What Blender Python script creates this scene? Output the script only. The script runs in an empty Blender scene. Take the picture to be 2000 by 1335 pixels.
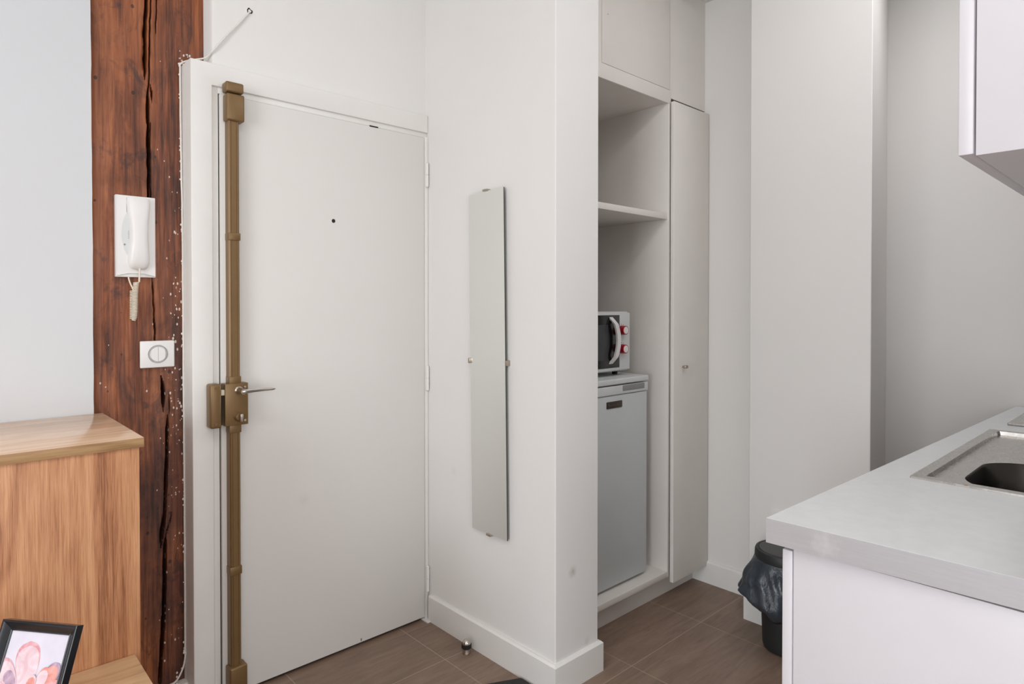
import bpy, bmesh, math, random
from mathutils import Vector, Matrix, noise

scn = bpy.context.scene
COL = scn.collection
PI = math.pi
random.seed(4)

# ------------------------------------------------------------------ camera
cd = bpy.data.cameras.new('camera')
cam = bpy.data.objects.new('camera', cd)
COL.objects.link(cam)
cam.location = (0, 0, 1.33)
cam.rotation_euler = (math.radians(90 - 0.65), 0, math.radians(47.2 - 90))
cd.sensor_width = 36
cd.lens = 1245 / 2000 * 36
cd.shift_y = -56.5 / 2000
cd.clip_start = 0.02
scn.camera = cam

# ------------------------------------------------------------------ colour
scn.view_settings.view_transform = 'Standard'
scn.view_settings.look = 'None'
scn.view_settings.gamma = 1
scn.view_settings.exposure = 0.0
scn.view_settings.use_curve_mapping = False

# ------------------------------------------------------------------ daylight
w = bpy.data.worlds.new('sky')
scn.world = w
w.use_nodes = True
w.node_tree.nodes['Background'].inputs[0].default_value = (0.80, 0.90, 1.0, 1)
w.node_tree.nodes['Background'].inputs[1].default_value = 1.0


def area(name, loc, rot, sx, sy, power, col):
    l = bpy.data.lights.new(name, 'AREA')
    l.shape = 'RECTANGLE'
    l.size, l.size_y = sx, sy
    l.energy = power
    l.color = col
    o = bpy.data.objects.new(name, l)
    o.location = loc
    o.rotation_euler = rot
    COL.objects.link(o)
    return o


# daylight entering two assumed windows, out of view
area('daylight_west', (-4.12, -0.55, 1.45), (0, -PI / 2, 0), 2.3, 2.1, 134, (0.92, 0.96, 1.0))
area('daylight_south', (0.1, -3.12, 1.45), (PI / 2, 0, 0), 2.0, 2.0, 50, (0.98, 0.98, 1.0))
# unseen ceiling fill lights, added to brighten the room and the kitchen
area('room_fill_light', (-0.1, 0.1, 2.93), (0, 0, 0), 1.6, 1.6, 18, (1.0, 0.98, 0.96))
area('kitchen_fill_light', (2.30, 0.42, 2.93), (0, 0, 0), 1.7, 0.22, 11, (0.98, 0.98, 1.0))

# ------------------------------------------------------------------ helpers


def lin(r, g, b):
    def f(c):
        c /= 255.0
        return c / 12.92 if c <= 0.04045 else ((c + 0.055) / 1.055) ** 2.4
    return (f(r), f(g), f(b), 1.0)


class NT:
    def __init__(s, name, rough=0.5, metal=0.0, spec=0.5):
        s.m = bpy.data.materials.new(name)
        s.m.use_nodes = True
        s.t = s.m.node_tree
        s.b = s.t.nodes['Principled BSDF']
        s.b.inputs['Roughness'].default_value = rough
        s.b.inputs['Metallic'].default_value = metal
        s.b.inputs['Specular IOR Level'].default_value = spec

    def n(s, typ, **kw):
        nd = s.t.nodes.new(typ)
        for k, v in kw.items():
            setattr(nd, k, v)
        return nd

    def l(s, a, b):
        s.t.links.new(a, b)

    def coord(s, scale=(1, 1, 1), loc=(0, 0, 0)):
        tc = s.n('ShaderNodeTexCoord')
        mp = s.n('ShaderNodeMapping')
        mp.inputs['Scale'].default_value = scale
        mp.inputs['Location'].default_value = loc
        s.l(tc.outputs['Object'], mp.inputs[0])
        return mp.outputs[0]

    def noise(s, vec, scale, detail=4, rough=0.55, dist=0.0):
        nd = s.n('ShaderNodeTexNoise')
        nd.inputs['Scale'].default_value = scale
        nd.inputs['Detail'].default_value = detail
        nd.inputs['Roughness'].default_value = rough
        nd.inputs['Distortion'].default_value = dist
        s.l(vec, nd.inputs['Vector'])
        return nd.outputs[0]

    def ramp(s, fac, stops, interp='LINEAR'):
        r = s.n('ShaderNodeValToRGB')
        r.color_ramp.interpolation = interp
        e = r.color_ramp.elements
        while len(e) < len(stops):
            e.new(0.5)
        for i, (p, c) in enumerate(stops):
            e[i].position = p
            e[i].color = c
        s.l(fac, r.inputs[0])
        return r.outputs[0]

    def mix(s, fac, a, b, mode='MIX'):
        m = s.n('ShaderNodeMix', data_type='RGBA', blend_type=mode)
        for v, i in ((fac, 0), (a, 6), (b, 7)):
            if isinstance(v, (int, float)):
                m.inputs[i].default_value = v
            elif isinstance(v, tuple):
                m.inputs[i].default_value = v
            else:
                s.l(v, m.inputs[i])
        return m.outputs[2]

    def math(s, op, a, b=None, c=None):
        m = s.n('ShaderNodeMath', operation=op)
        for i, v in enumerate((a, b, c)):
            if v is None:
                continue
            if isinstance(v, (int, float)):
                m.inputs[i].default_value = v
            else:
                s.l(v, m.inputs[i])
        return m.outputs[0]

    def base(s, v):
        if isinstance(v, tuple):
            s.b.inputs['Base Color'].default_value = v
        else:
            s.l(v, s.b.inputs['Base Color'])

    def bump(s, h, strength, dist=0.002):
        bp = s.n('ShaderNodeBump')
        bp.inputs['Strength'].default_value = strength
        bp.inputs['Distance'].default_value = dist
        s.l(h, bp.inputs['Height'])
        s.l(bp.outputs[0], s.b.inputs['Normal'])


G = (0, 0, 0, 1)
Wt = (1, 1, 1, 1)


def plain(name, c, rough=0.5, metal=0.0, spec=0.5, var=0.03, vs=9.0):
    t = NT(name, rough, metal, spec)
    v = t.noise(t.coord(), vs, 3)
    d = tuple(max(0, x * (1 - var)) for x in c[:3]) + (1,)
    u = tuple(min(1, x * (1 + var)) for x in c[:3]) + (1,)
    t.base(t.ramp(v, [(0.3, d), (0.7, u)]))
    return t.m


def wall_paint(name, c, spots=()):
    t = NT(name, 0.75, 0, 0.25)
    co = t.coord()
    v = t.noise(co, 1.6, 4)
    d = tuple(x * 0.975 for x in c[:3]) + (1,)
    colr = t.ramp(v, [(0.3, d), (0.7, c)])
    for (p, r, k, sc) in spots:
        vd = t.n('ShaderNodeVectorMath', operation='DISTANCE')
        t.l(co, vd.inputs[0])
        vd.inputs[1].default_value = p
        q = t.math('ADD', vd.outputs[1], t.math('MULTIPLY', t.math('SUBTRACT', t.noise(co, 90, 2), 0.5), r * 0.9))
        m = t.math('MULTIPLY', t.math('SUBTRACT', 1.0, t.math('SMOOTH_MIN', t.math('DIVIDE', q, r), 1.0, 0.4)), k)
        m.node.use_clamp = True
        colr = t.mix(m, colr, sc)
    t.base(colr)
    h = t.math('ADD', t.noise(co, 3.0, 3), t.math('MULTIPLY', t.noise(co, 160, 2), 0.12))
    t.bump(h, 0.25, 0.004)
    return t.m


M = {}
M['wall'] = wall_paint('wall_paint', lin(232, 230, 227))
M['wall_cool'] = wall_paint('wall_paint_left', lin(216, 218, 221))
M['wall_pier'] = wall_paint('wall_paint_pier', lin(233, 231, 228), [
    ((1.665, 1.484, 0.40), 0.022, 0.55, lin(150, 138, 122)),
    ((1.74, 1.484, 0.128), 0.02, 0.25, lin(165, 150, 130)),
    ((1.575, 2.05, 0.66), 0.02, 0.15, lin(190, 180, 170))])
M['wall_east'] = wall_paint('wall_paint_east', lin(232, 229, 225), [
    ((2.57, 0.8 + 0.01, 1.49), 0.03, 0.10, lin(180, 172, 165))])
M['ceiling'] = wall_paint('ceiling_paint', lin(236, 235, 232))
M['trim'] = plain('satin_trim_white', lin(232, 230, 226), 0.45, var=0.015)
M['door'] = wall_paint('door_paint', lin(226, 223, 219), [
    ((1.02, 2.225, 0.62), 0.03, 0.12, lin(170, 160, 150))])
M['cab'] = plain('cabinet_white', lin(231, 226, 220), 0.42, var=0.015)
M['kitchen'] = plain('kitchen_white', lin(221, 218, 223), 0.35, var=0.01)
M['gap'] = plain('gap_shadow_line', lin(120, 114, 108), 0.8)
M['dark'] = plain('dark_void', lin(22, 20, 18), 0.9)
M['bronze'] = plain('bronze_lacquer', lin(124, 97, 62), 0.38, 0.35, 0.5, var=0.05, vs=14)
M['chrome'] = plain('chrome', lin(205, 200, 192), 0.22, 1.0, var=0.04)
M['nickel'] = plain('brushed_nickel', lin(178, 168, 155), 0.35, 1.0)
M['brass'] = plain('dull_brass', lin(170, 135, 70), 0.4, 0.8)
M['plastic'] = plain('white_plastic', lin(233, 231, 229), 0.35, var=0.01)
M['cream'] = plain('cream_plastic', lin(228, 218, 200), 0.4, var=0.02)
M['offwhite'] = plain('appliance_white', lin(214, 217, 217), 0.35, var=0.01)
M['fridge'] = plain('fridge_white', lin(205, 210, 211), 0.35, var=0.012)
M['grey'] = plain('grey_plastic', lin(140, 140, 142), 0.5)
M['badge'] = plain('badge_dark', lin(52, 44, 36), 0.5)
M['badge_ink'] = plain('badge_lettering', lin(120, 96, 82), 0.4)
M['black_glass'] = plain('microwave_glass', lin(16, 17, 19), 0.12, var=0.0)
M['win_grey'] = plain('microwave_window', lin(46, 48, 52), 0.3)
M['red'] = plain('red_plastic', lin(165, 20, 40), 0.4)
M['black'] = plain('black_rubber', lin(20, 20, 21), 0.6)
M['frameblk'] = plain('black_frame_lacquer', lin(23, 26, 32), 0.22, var=0.05)
M['bin'] = plain('bin_plastic', lin(36, 38, 39), 0.5)
M['binlid'] = plain('bin_lid_plastic', lin(66, 66, 66), 0.5)
M['caulk'] = plain('white_caulk', lin(226, 222, 216), 0.6, var=0.04, vs=60)

t = NT('mirror_silver', 0.015, 1.0)
t.base(lin(241, 244, 241))
M['mirror'] = t.m
M['mirror_edge'] = plain('mirror_glass_edge', lin(58, 66, 60), 0.2)

# rubbish bag: thin dark film with soft shine
t = NT('bag_film', 0.28, 0, 0.6)
co = t.coord()
t.base(t.ramp(t.noise(co, 9, 4, 0.6, 1.2), [(0.3, lin(40, 47, 54)), (0.75, lin(66, 74, 82))]))
t.bump(t.noise(co, 26, 4, 0.6, 2.0), 0.6, 0.006)
M['bag'] = t.m

# stainless steel, brushed
t = NT('stainless_steel', 0.3, 1.0)
co = t.coord((3, 60, 3))
t.base(t.ramp(t.noise(co, 6, 4), [(0.25, lin(190, 186, 181)), (0.75, lin(204, 201, 197))]))
rr = t.ramp(t.noise(t.coord(), 22, 5, 0.65, 1.0), [(0.35, (0.2,) * 3 + (1,)), (0.7, (0.34,) * 3 + (1,))])
t.l(rr, t.b.inputs['Roughness'])
M['steel'] = t.m
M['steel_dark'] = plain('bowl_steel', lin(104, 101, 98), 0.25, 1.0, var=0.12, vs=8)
M['rust'] = plain('rust_spot', lin(150, 95, 50), 0.7)

# worktop laminate
t = NT('worktop_laminate', 0.4, 0, 0.45)
t.base(t.ramp(t.noise(t.coord(), 30, 4), [(0.3, lin(214, 215, 216)), (0.7, lin(220, 221, 221))]))
M['worktop'] = t.m
t = NT('worktop_edge_aluminium', 0.42, 0.35, 0.5)
c1 = t.ramp(t.noise(t.coord((1, 1, 26)), 14, 5), [(0.3, lin(190, 189, 193)), (0.7, lin(197, 196, 199))])
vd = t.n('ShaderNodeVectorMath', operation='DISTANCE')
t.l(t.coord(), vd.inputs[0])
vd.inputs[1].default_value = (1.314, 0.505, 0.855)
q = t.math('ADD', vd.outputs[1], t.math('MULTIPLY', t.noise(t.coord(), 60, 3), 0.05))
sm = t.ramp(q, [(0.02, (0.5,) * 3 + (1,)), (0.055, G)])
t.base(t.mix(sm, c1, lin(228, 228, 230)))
M['edge'] = t.m


def oak(name, c_dark, c_mid, c_light, axis='Z', rough=0.42, sc=1.0):
    t = NT(name, rough, 0, 0.5)
    if axis == 'Z':
        s1, s2, s3 = (62, 62, 1.5), (520, 520, 14), (4.2, 4.2, 0.75)
    else:
        s1, s2, s3 = (1.5, 62, 62), (14, 520, 520), (0.75, 4.2, 4.2)
    a = t.noise(t.coord(tuple(v * sc for v in s1)), 1.0, 5, 0.6, 0.6)
    b = t.noise(t.coord(tuple(v * sc for v in s2)), 1.0, 4, 0.6, 0.3)
    c = t.noise(t.coord(tuple(v * sc for v in s3)), 1.0, 3, 0.5, 1.2)
    # cathedral figure: rings of a stretched noise
    ring = t.math('SINE', t.math('MULTIPLY', c, 42.0))
    ring = t.math('MULTIPLY', ring, 0.065)
    f = t.math('ADD', t.math('MULTIPLY', a, 0.50), t.math('MULTIPLY', b, 0.50))
    f = t.math('ADD', f, ring)
    col = t.ramp(f, [(0.33, c_dark), (0.48, c_mid), (0.64, c_light)])
    big = t.noise(t.coord((2.0, 2.0, 0.6)), 1.5, 2)
    col = t.mix(t.math('MULTIPLY', big, 0.22), col, c_dark)
    t.base(col)
    t.bump(b, 0.12, 0.0008)
    return t.m


M['oak'] = oak('oak_veneer', lin(136, 84, 52), lin(190, 132, 92), lin(216, 162, 118))
M['oak_top_lit'] = oak('oak_top_lit', lin(216, 174, 140), lin(236, 200, 168), lin(246, 218, 192), 'X', 0.2)  # paler than the veneer: bright light on the top painted into the colour
M['oak_edge'] = oak('oak_edging', lin(132, 98, 62), lin(164, 128, 86), lin(184, 148, 106), 'X', 0.5)
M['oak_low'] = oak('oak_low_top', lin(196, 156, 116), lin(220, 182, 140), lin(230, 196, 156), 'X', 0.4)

# old timber post
t = NT('old_timber', 0.42, 0, 0.5)
co = t.coord()
a = t.noise(t.coord((14, 14, 0.9)), 1.0, 6, 0.6, 0.8)
b = t.noise(t.coord((120, 120, 5)), 1.0, 5, 0.6, 0.5)
blot = t.noise(t.coord((5, 5, 2.6)), 1.4, 5, 0.62, 0.4)
f = t.math('ADD', t.math('MULTIPLY', a, 0.55), t.math('MULTIPLY', b, 0.45))
fresh = t.ramp(f, [(0.36, lin(80, 38, 20)), (0.48, lin(140, 77, 42)), (0.62, lin(178, 110, 66))])
aged = t.ramp(f, [(0.38, lin(38, 21, 16)), (0.5, lin(82, 45, 31)), (0.62, lin(116, 68, 48))])
sep = t.n('ShaderNodeSeparateXYZ')
t.l(co, sep.inputs[0])
X, Z = sep.outputs[0], sep.outputs[2]
# old stain plus painted light falloff low down, stain again towards the door side
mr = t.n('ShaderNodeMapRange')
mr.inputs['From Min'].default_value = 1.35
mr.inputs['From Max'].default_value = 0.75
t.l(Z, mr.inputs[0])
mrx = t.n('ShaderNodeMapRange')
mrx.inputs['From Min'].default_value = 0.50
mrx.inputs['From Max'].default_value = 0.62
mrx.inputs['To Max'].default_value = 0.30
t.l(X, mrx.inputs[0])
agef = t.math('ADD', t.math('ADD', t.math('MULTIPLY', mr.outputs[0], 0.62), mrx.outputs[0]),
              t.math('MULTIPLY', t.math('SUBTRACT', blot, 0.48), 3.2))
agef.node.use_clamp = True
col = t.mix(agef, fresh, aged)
# darker stains and a paler planed strip along the left arris
st2 = t.noise(t.coord((9, 9, 5)), 1.3, 6, 0.7, 0.8)
col = t.mix(t.ramp(st2, [(0.53, G), (0.64, (0.68,) * 3 + (1,))]), col, lin(52, 30, 26))
st3 = t.noise(t.coord((7, 7, 3), (4, 2, 7)), 1.3, 5, 0.65, 0.8)
col = t.mix(t.ramp(st3, [(0.58, G), (0.72, (0.45,) * 3 + (1,))]), col, lin(176, 106, 66))
mxl = t.n('ShaderNodeMapRange')
mxl.inputs['From Min'].default_value = 0.409
mxl.inputs['From Max'].default_value = 0.404
mxl.inputs['To Max'].default_value = 0.35
t.l(X, mxl.inputs[0])
col = t.mix(mxl.outputs[0], col, lin(160, 96, 60))
# worm holes and dark knots
vor = t.n('ShaderNodeTexVoronoi')
vor.inputs['Scale'].default_value = 30
vor.inputs['Randomness'].default_value = 1.0
t.l(t.coord((1, 1, 0.8)), vor.inputs['Vector'])
vcol = t.n('ShaderNodeSeparateColor')
t.l(vor.outputs['Color'], vcol.inputs[0])
rad = t.math('MULTIPLY', t.math('MAXIMUM', t.math('SUBTRACT', vcol.outputs[0], 0.50), 0.0), 0.34)
hole = t.math('LESS_THAN', vor.outputs['Distance'], rad)
col = t.mix(t.math('MULTIPLY', hole, 0.75), col, lin(30, 18, 15))
# white paint specks, mostly beside the door casing
v2 = t.n('ShaderNodeTexVoronoi')
v2.inputs['Scale'].default_value = 150
t.l(t.coord((1, 1, 0.55)), v2.inputs['Vector'])
vc2 = t.n('ShaderNodeSeparateColor')
t.l(v2.outputs['Color'], vc2.inputs[0])
mx = t.n('ShaderNodeMapRange')
mx.inputs['From Min'].default_value = 0.545
mx.inputs['From Max'].default_value = 0.62
mx.inputs['To Min'].default_value = 0.012
mx.inputs['To Max'].default_value = 0.42
t.l(X, mx.inputs[0])
mz = t.n('ShaderNodeMapRange')
mz.inputs['From Min'].default_value = 2.1
mz.inputs['From Max'].default_value = 1.6
mz.inputs['To Min'].default_value = 0.12
t.l(Z, mz.inputs[0])
prob = t.math('MULTIPLY', t.math('MULTIPLY', mx.outputs[0], mz.outputs[0]), t.math('MULTIPLY', t.math('MAXIMUM', t.math('SUBTRACT', t.noise(co, 13, 4, 0.7), 0.38), 0.0), 3.6))
pick = t.math('LESS_THAN', vc2.outputs[1], prob)
small = t.math('LESS_THAN', vor.outputs['Distance'], 9.0)
sp = t.math('MULTIPLY', pick, t.math('LESS_THAN', v2.outputs['Distance'], t.math('ADD', 0.16, t.math('MULTIPLY', vc2.outputs[2], 0.34))))
col = t.mix(t.math('MULTIPLY', sp, 0.85), col, lin(222, 208, 196))
# shade and dirt painted inside the splits, stored per vertex (depth of the split)
at = t.n('ShaderNodeAttribute')
at.attribute_name = 'split'
col = t.mix(at.outputs['Fac'], col, lin(20, 13, 11))
t.base(col)
rg = t.ramp(blot, [(0.3, (0.38,) * 3 + (1,)), (0.7, (0.62,) * 3 + (1,))])
t.l(rg, t.b.inputs['Roughness'])
t.bump(t.math('ADD', t.math('MULTIPLY', b, 0.6), a), 0.35, 0.004)
M['timber'] = t.m

# floor tile
TX0, TY0, TW, TH = 0.955, 1.417, 0.48, 0.503
t = NT('floor_tile', 0.42, 0, 0.45)
co = t.coord()
sep = t.n('ShaderNodeSeparateXYZ')
t.l(co, sep.inputs[0])
gx = t.math('DIVIDE', t.math('SUBTRACT', sep.outputs[0], TX0), TW)
gy = t.math('DIVIDE', t.math('SUBTRACT', sep.outputs[1], TY0), TH)
fx = t.math('ABSOLUTE', t.math('SUBTRACT', t.math('FRACT', t.math('ADD', gx, 100.5)), 0.5))
fy = t.math('ABSOLUTE', t.math('SUBTRACT', t.math('FRACT', t.math('ADD', gy, 100.5)), 0.5))
dj = t.math('MINIMUM', t.math('MULTIPLY', fx, TW), t.math('MULTIPLY', fy, TH))
djn = t.math('ADD', dj, t.math('MULTIPLY', t.math('SUBTRACT', t.noise(co, 130, 2), 0.5), 0.0016))
joint = t.math('LESS_THAN', djn, 0.0014)
cell = t.n('ShaderNodeCombineXYZ')
t.l(t.math('FLOOR', t.math('ADD', gx, 100.0)), cell.inputs[0])
t.l(t.math('FLOOR', t.math('ADD', gy, 100.0)), cell.inputs[1])
wn = t.n('ShaderNodeTexWhiteNoise', noise_dimensions='2D')
t.l(cell.outputs[0], wn.inputs['Vector'])
st = t.noise(t.coord((2.2, 16, 1)), 1.5, 6, 0.62, 1.2)
fine = t.noise(t.coord((14, 90, 1)), 1.5, 4, 0.6, 0.4)
f = t.math('ADD', t.math('MULTIPLY', st, 0.75), t.math('MULTIPLY', fine, 0.25))
f = t.math('ADD', f, t.math('MULTIPLY', t.math('SUBTRACT', wn.outputs[0], 0.5), 0.06))
tc = t.ramp(f, [(0.32, lin(116, 96, 82)), (0.5, lin(132, 110, 95)), (0.68, lin(146, 123, 107))])
t.base(t.mix(t.math('MULTIPLY', joint, 0.75), tc, lin(178, 158, 138)))
t.bump(t.math('SUBTRACT', t.math('MULTIPLY', fine, 0.2), joint), 0.3, 0.0015)
M['tile'] = t.m

# ------------------------------------------------------------------ mesh tools


def new():
    return bmesh.new()


def box(bm, x0, x1, y0, y1, z0, z1, bev=0.0, seg=2, mi=0):
    vs = [bm.verts.new((x, y, z)) for z in (z0, z1) for x, y in ((x0, y0), (x1, y0), (x1, y1), (x0, y1))]
    fs = []
    for q in ((3, 2, 1, 0), (4, 5, 6, 7), (0, 1, 5, 4), (1, 2, 6, 5), (2, 3, 7, 6), (3, 0, 4, 7)):
        f = bm.faces.new([vs[i] for i in q])
        f.material_index = mi
        fs.append(f)
    if bev > 0:
        es = list({e for f in fs for e in f.edges})
        bmesh.ops.bevel(bm, geom=es, offset=bev, segments=seg, affect='EDGES', profile=0.5)
    return vs


def prism(bm, pts, z0, z1, mi=0):
    """vertical prism over a counter-clockwise footprint"""
    lo = [bm.verts.new((x, y, z0)) for x, y in pts]
    hi = [bm.verts.new((x, y, z1)) for x, y in pts]
    n = len(pts)
    fs = [bm.faces.new(lo[::-1]), bm.faces.new(hi)]
    for i in range(n):
        fs.append(bm.faces.new((lo[i], lo[(i + 1) % n], hi[(i + 1) % n], hi[i])))
    for f in fs:
        f.material_index = mi
    return fs


def xprofile(bm, pts, y0, y1, mi=0):
    """prism over an XZ outline, extruded in Y"""
    a = [bm.verts.new((x, y0, z)) for x, z in pts]
    b = [bm.verts.new((x, y1, z)) for x, z in pts]
    n = len(pts)
    bm.faces.new(a)
    bm.faces.new(b[::-1])
    for i in range(n):
        bm.faces.new((a[i], b[i], b[(i + 1) % n], a[(i + 1) % n]))


def frame_of(d):
    d = Vector(d).normalized()
    u = d.orthogonal().normalized()
    return d, u, d.cross(u)


def cyl(bm, p0, p1, r0, r1=None, seg=28, cap=True, mi=0):
    r1 = r0 if r1 is None else r1
    p0, p1 = Vector(p0), Vector(p1)
    d, u, v = frame_of(p1 - p0)
    A, B = [], []
    for i in range(seg):
        a = 2 * PI * i / seg
        o = u * math.cos(a) + v * math.sin(a)
        A.append(bm.verts.new(p0 + o * r0))
        B.append(bm.verts.new(p1 + o * r1))
    for i in range(seg):
        j = (i + 1) % seg
        bm.faces.new((A[i], A[j], B[j], B[i])).material_index = mi
    if cap:
        bm.faces.new(A[::-1]).material_index = mi
        bm.faces.new(B).material_index = mi


def lathe(bm, c, prof, seg=40, axis=(0, 0, 1), capb=True, capt=True, radial=None):
    """prof = [(r, h)...] along axis from centre c"""
    c = Vector(c)
    d, u, v = frame_of(axis)
    rings = []
    for (r, h) in prof:
        ring = []
        for i in range(seg):
            a = 2 * PI * i / seg
            k = radial(a, h) if radial else 1.0
            ring.append(bm.verts.new(c + d * h + (u * math.cos(a) + v * math.sin(a)) * r * k))
        rings.append(ring)
    for p, q in zip(rings, rings[1:]):
        for i in range(seg):
            j = (i + 1) % seg
            bm.faces.new((p[i], p[j], q[j], q[i]))
    if capb:
        bm.faces.new(rings[0][::-1])
    if capt:
        bm.faces.new(rings[-1])


def tube(bm, pts, r, seg=10, cap=True):
    pts = [Vector(p) for p in pts]
    rings = []
    pu = None
    for i, p in enumerate(pts):
        a = pts[max(0, i - 1)]
        b = pts[min(len(pts) - 1, i + 1)]
        d = (b - a).normalized()
        if pu is None:
            u = d.orthogonal().normalized()
        else:
            u = (pu - d * pu.dot(d)).normalized()
        pu = u
        v = d.cross(u)
        rr = r[i] if isinstance(r, (list, tuple)) else r
        rings.append([bm.verts.new(p + (u * math.cos(2 * PI * k / seg) + v * math.sin(2 * PI * k / seg)) * rr) for k in range(seg)])
    for p, q in zip(rings, rings[1:]):
        for i in range(seg):
            j = (i + 1) % seg
            bm.faces.new((p[i], p[j], q[j], q[i]))
    if cap:
        bm.faces.new(rings[0][::-1])
        bm.faces.new(rings[-1])


def smooth_path(pts, n=8):
    pts = [Vector(p) for p in pts]
    out = []
    P = [pts[0] * 2 - pts[1]] + pts + [pts[-1] * 2 - pts[-2]]
    for i in range(1, len(P) - 2):
        for k in range(n):
            s = k / n
            a, b, c, d = P[i - 1], P[i], P[i + 1], P[i + 2]
            out.append(0.5 * ((2 * b) + (c - a) * s + (2 * a - 5 * b + 4 * c - d) * s * s + (3 * b - a - 3 * c + d) * s ** 3))
    out.append(pts[-1])
    return out


def obj(name, bm, mats, parent=None, angle=35, recalc=True):
    if recalc:
        bmesh.ops.recalc_face_normals(bm, faces=bm.faces)
    me = bpy.data.meshes.new(name)
    bm.to_mesh(me)
    bm.free()
    for m in (mats if isinstance(mats, (list, tuple)) else [mats]):
        me.materials.append(m)
    for p in me.polygons:
        p.use_smooth = True
    me.set_sharp_from_angle(angle=math.radians(angle))
    o = bpy.data.objects.new(name, me)
    COL.objects.link(o)
    if parent is not None:
        root = parent
        off = Vector((0, 0, 0))
        while root is not None:
            off = off + root.location
            root = root.parent
        me.transform(Matrix.Translation(-off))   # part keeps its world place under the thing's base
        if any(m.name in KEEP for m in me.materials):
            me.transform(Matrix.Translation(off))
            o.location = -off
        o.parent = parent
    return o


KEEP = set()


def thing(name, label, cat, loc, group=None):
    o = bpy.data.objects.new(name, None)
    o.empty_display_size = 0.05
    o.location = loc
    COL.objects.link(o)
    o['label'] = label
    o['category'] = cat
    if group:
        o['group'] = group
    return o


def tag(o, label, cat, group=None):
    o['label'] = label
    o['category'] = cat
    if group:
        o['group'] = group
    return o


def struct(name, bm, m, parent=None, angle=30):
    o = obj(name, bm, m, parent, angle)
    if parent is None:
        o['kind'] = 'structure'
    return o


# materials whose pattern is laid out in room coordinates
KEEP.update({'door_paint'})

H = 2.95
HA = 2.78     # lower ceiling over the alcove
# ------------------------------------------------------------------ room shell
bm = new(); box(bm, -4.2, 3.85, -3.2, 2.65, -0.1, 0.0)
struct('floor', bm, M['tile'])
bm = new(); box(bm, -4.2, 3.85, -3.2, 2.65, H, H + 0.1)
struct('ceiling', bm, M['ceiling'])
bm = new(); box(bm, 1.801, 2.77, 1.295, 2.60, HA, H)
struct('ceiling_alcove', bm, M['ceiling'])


def irregular(x, z):
    return 0.0016 * noise.noise(Vector((0.3, z * 9.0, 1.0))) + 0.001 * noise.noise(Vector((0.9, z * 40.0, 4.0)))


bm = new(); box(bm, -0.92, 0.72, -0.72, 0.92, 2.935, 2.951, 0.003)  # unseen panel added above the room fill light
struct('fill_panel_room', bm, M['trim'])
bm = new(); box(bm, 1.43, 3.17, 0.29, 0.55, 2.935, 2.951, 0.003)  # same added backing for the kitchen fill light, out of view
struct('fill_panel_kitchen', bm, M['trim'])

# plaster left of the timber post, its edge slightly uneven
bm = new()
N = 90
pts = [(-4.0, 0.0), (0.386, 0.0)]
for i in range(1, N):
    z = H * i / N
    pts.append((0.3865 - 0.0035 * z / H * 1.2 + irregular(0, z), z))
pts += [(0.383, H), (-4.0, H)]
xprofile(bm, pts, 2.300, 2.60)
struct('wall_left', bm, M['wall_cool'])

# wall over the entrance door with a rounded plaster return at the post
bm = new()
foot = [(0.712, 2.60), (0.712, 2.255), (0.7165, 2.2445), (0.727, 2.240), (1.60, 2.240), (1.60, 2.60)]
prism(bm, foot, 2.10, H)
struct('wall_door', bm, M['wall'])

# pier with the mirror
bm = new(); prism(bm, [(1.575, 2.60), (1.575, 1.4865), (1.5775, 1.484), (1.7985, 1.484), (1.801, 1.4865), (1.801, 2.60)], 0, H)
struct('wall_pier', bm, M['wall_pier'])
# right-hand walls: alcove end, chimney breast, its splayed return and the kitchen end
bm = new(); prism(bm, [(2.77, 2.60), (2.77, 1.295), (2.5725, 1.295), (2.57, 1.2925), (2.57, 0.8285), (2.5725, 0.826),
                       (3.62, 1.092), (3.62, -0.2), (3.84, -0.2), (3.84, 2.60)], 0, H)
struct('wall_right', bm, M['wall_east'])
bm = new(); box(bm, 1.20, 3.62, -0.26, -0.06, 0, H)
struct('wall_kitchen', bm, M['wall'])
bm = new(); box(bm, 1.20, 1.40, -3.0, -0.26, 0, H)
struct('wall_side', bm, M['wall'])
bm = new(); box(bm, 1.801, 2.77, 2.42, 2.60, 0, HA)
struct('wall_alcove', bm, M['wall'])
# masonry beside the tall cupboard door, above it
bm = new(); box(bm, 2.478, 2.77, 1.626, 2.42, 2.262, HA)
struct('wall_bulkhead', bm, M['cab'])


def wall_with_window(name, axis, pos, thick, a0, a1, w0, w1, z0, z1):
    bm = new()
    for (p, q, r, s) in ((a0, w0, 0, H), (w1, a1, 0, H), (w0, w1, 0, z0), (w0, w1, z1, H)):
        if axis == 'X':
            box(bm, pos - thick, pos, p, q, r, s)
        else:
            box(bm, p, q, pos - thick, pos, r, s)
    return struct(name, bm, M['wall'])


wall_with_window('wall_west', 'X', -4.0, 0.2, -3.2, 2.65, -1.6, 0.5, 0.3, 2.6)
wall_with_window('wall_south', 'Y', -3.0, 0.2, -4.0, 1.40, -0.9, 1.1, 0.45, 2.45)


def window(name, axis, pos, w0, w1, z0, z1):
    bm = new()
    d0, d1 = pos - 0.09, pos - 0.04
    n = 3
    for i in range(n + 1):
        c = w0 + (w1 - w0) * i / n
        lo, hi = max(w0, c - 0.03), min(w1, c + 0.03)
        if axis == 'X':
            box(bm, d0, d1, lo, hi, z0, z1)
        else:
            box(bm, lo, hi, d0, d1, z0, z1)
    for z in (z0, z1 - 0.06):
        if axis == 'X':
            box(bm, d0, d1, w0, w1, z, z + 0.06)
        else:
            box(bm, w0, w1, d0, d1, z, z + 0.06)
    struct(name, bm, M['trim'])


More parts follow.
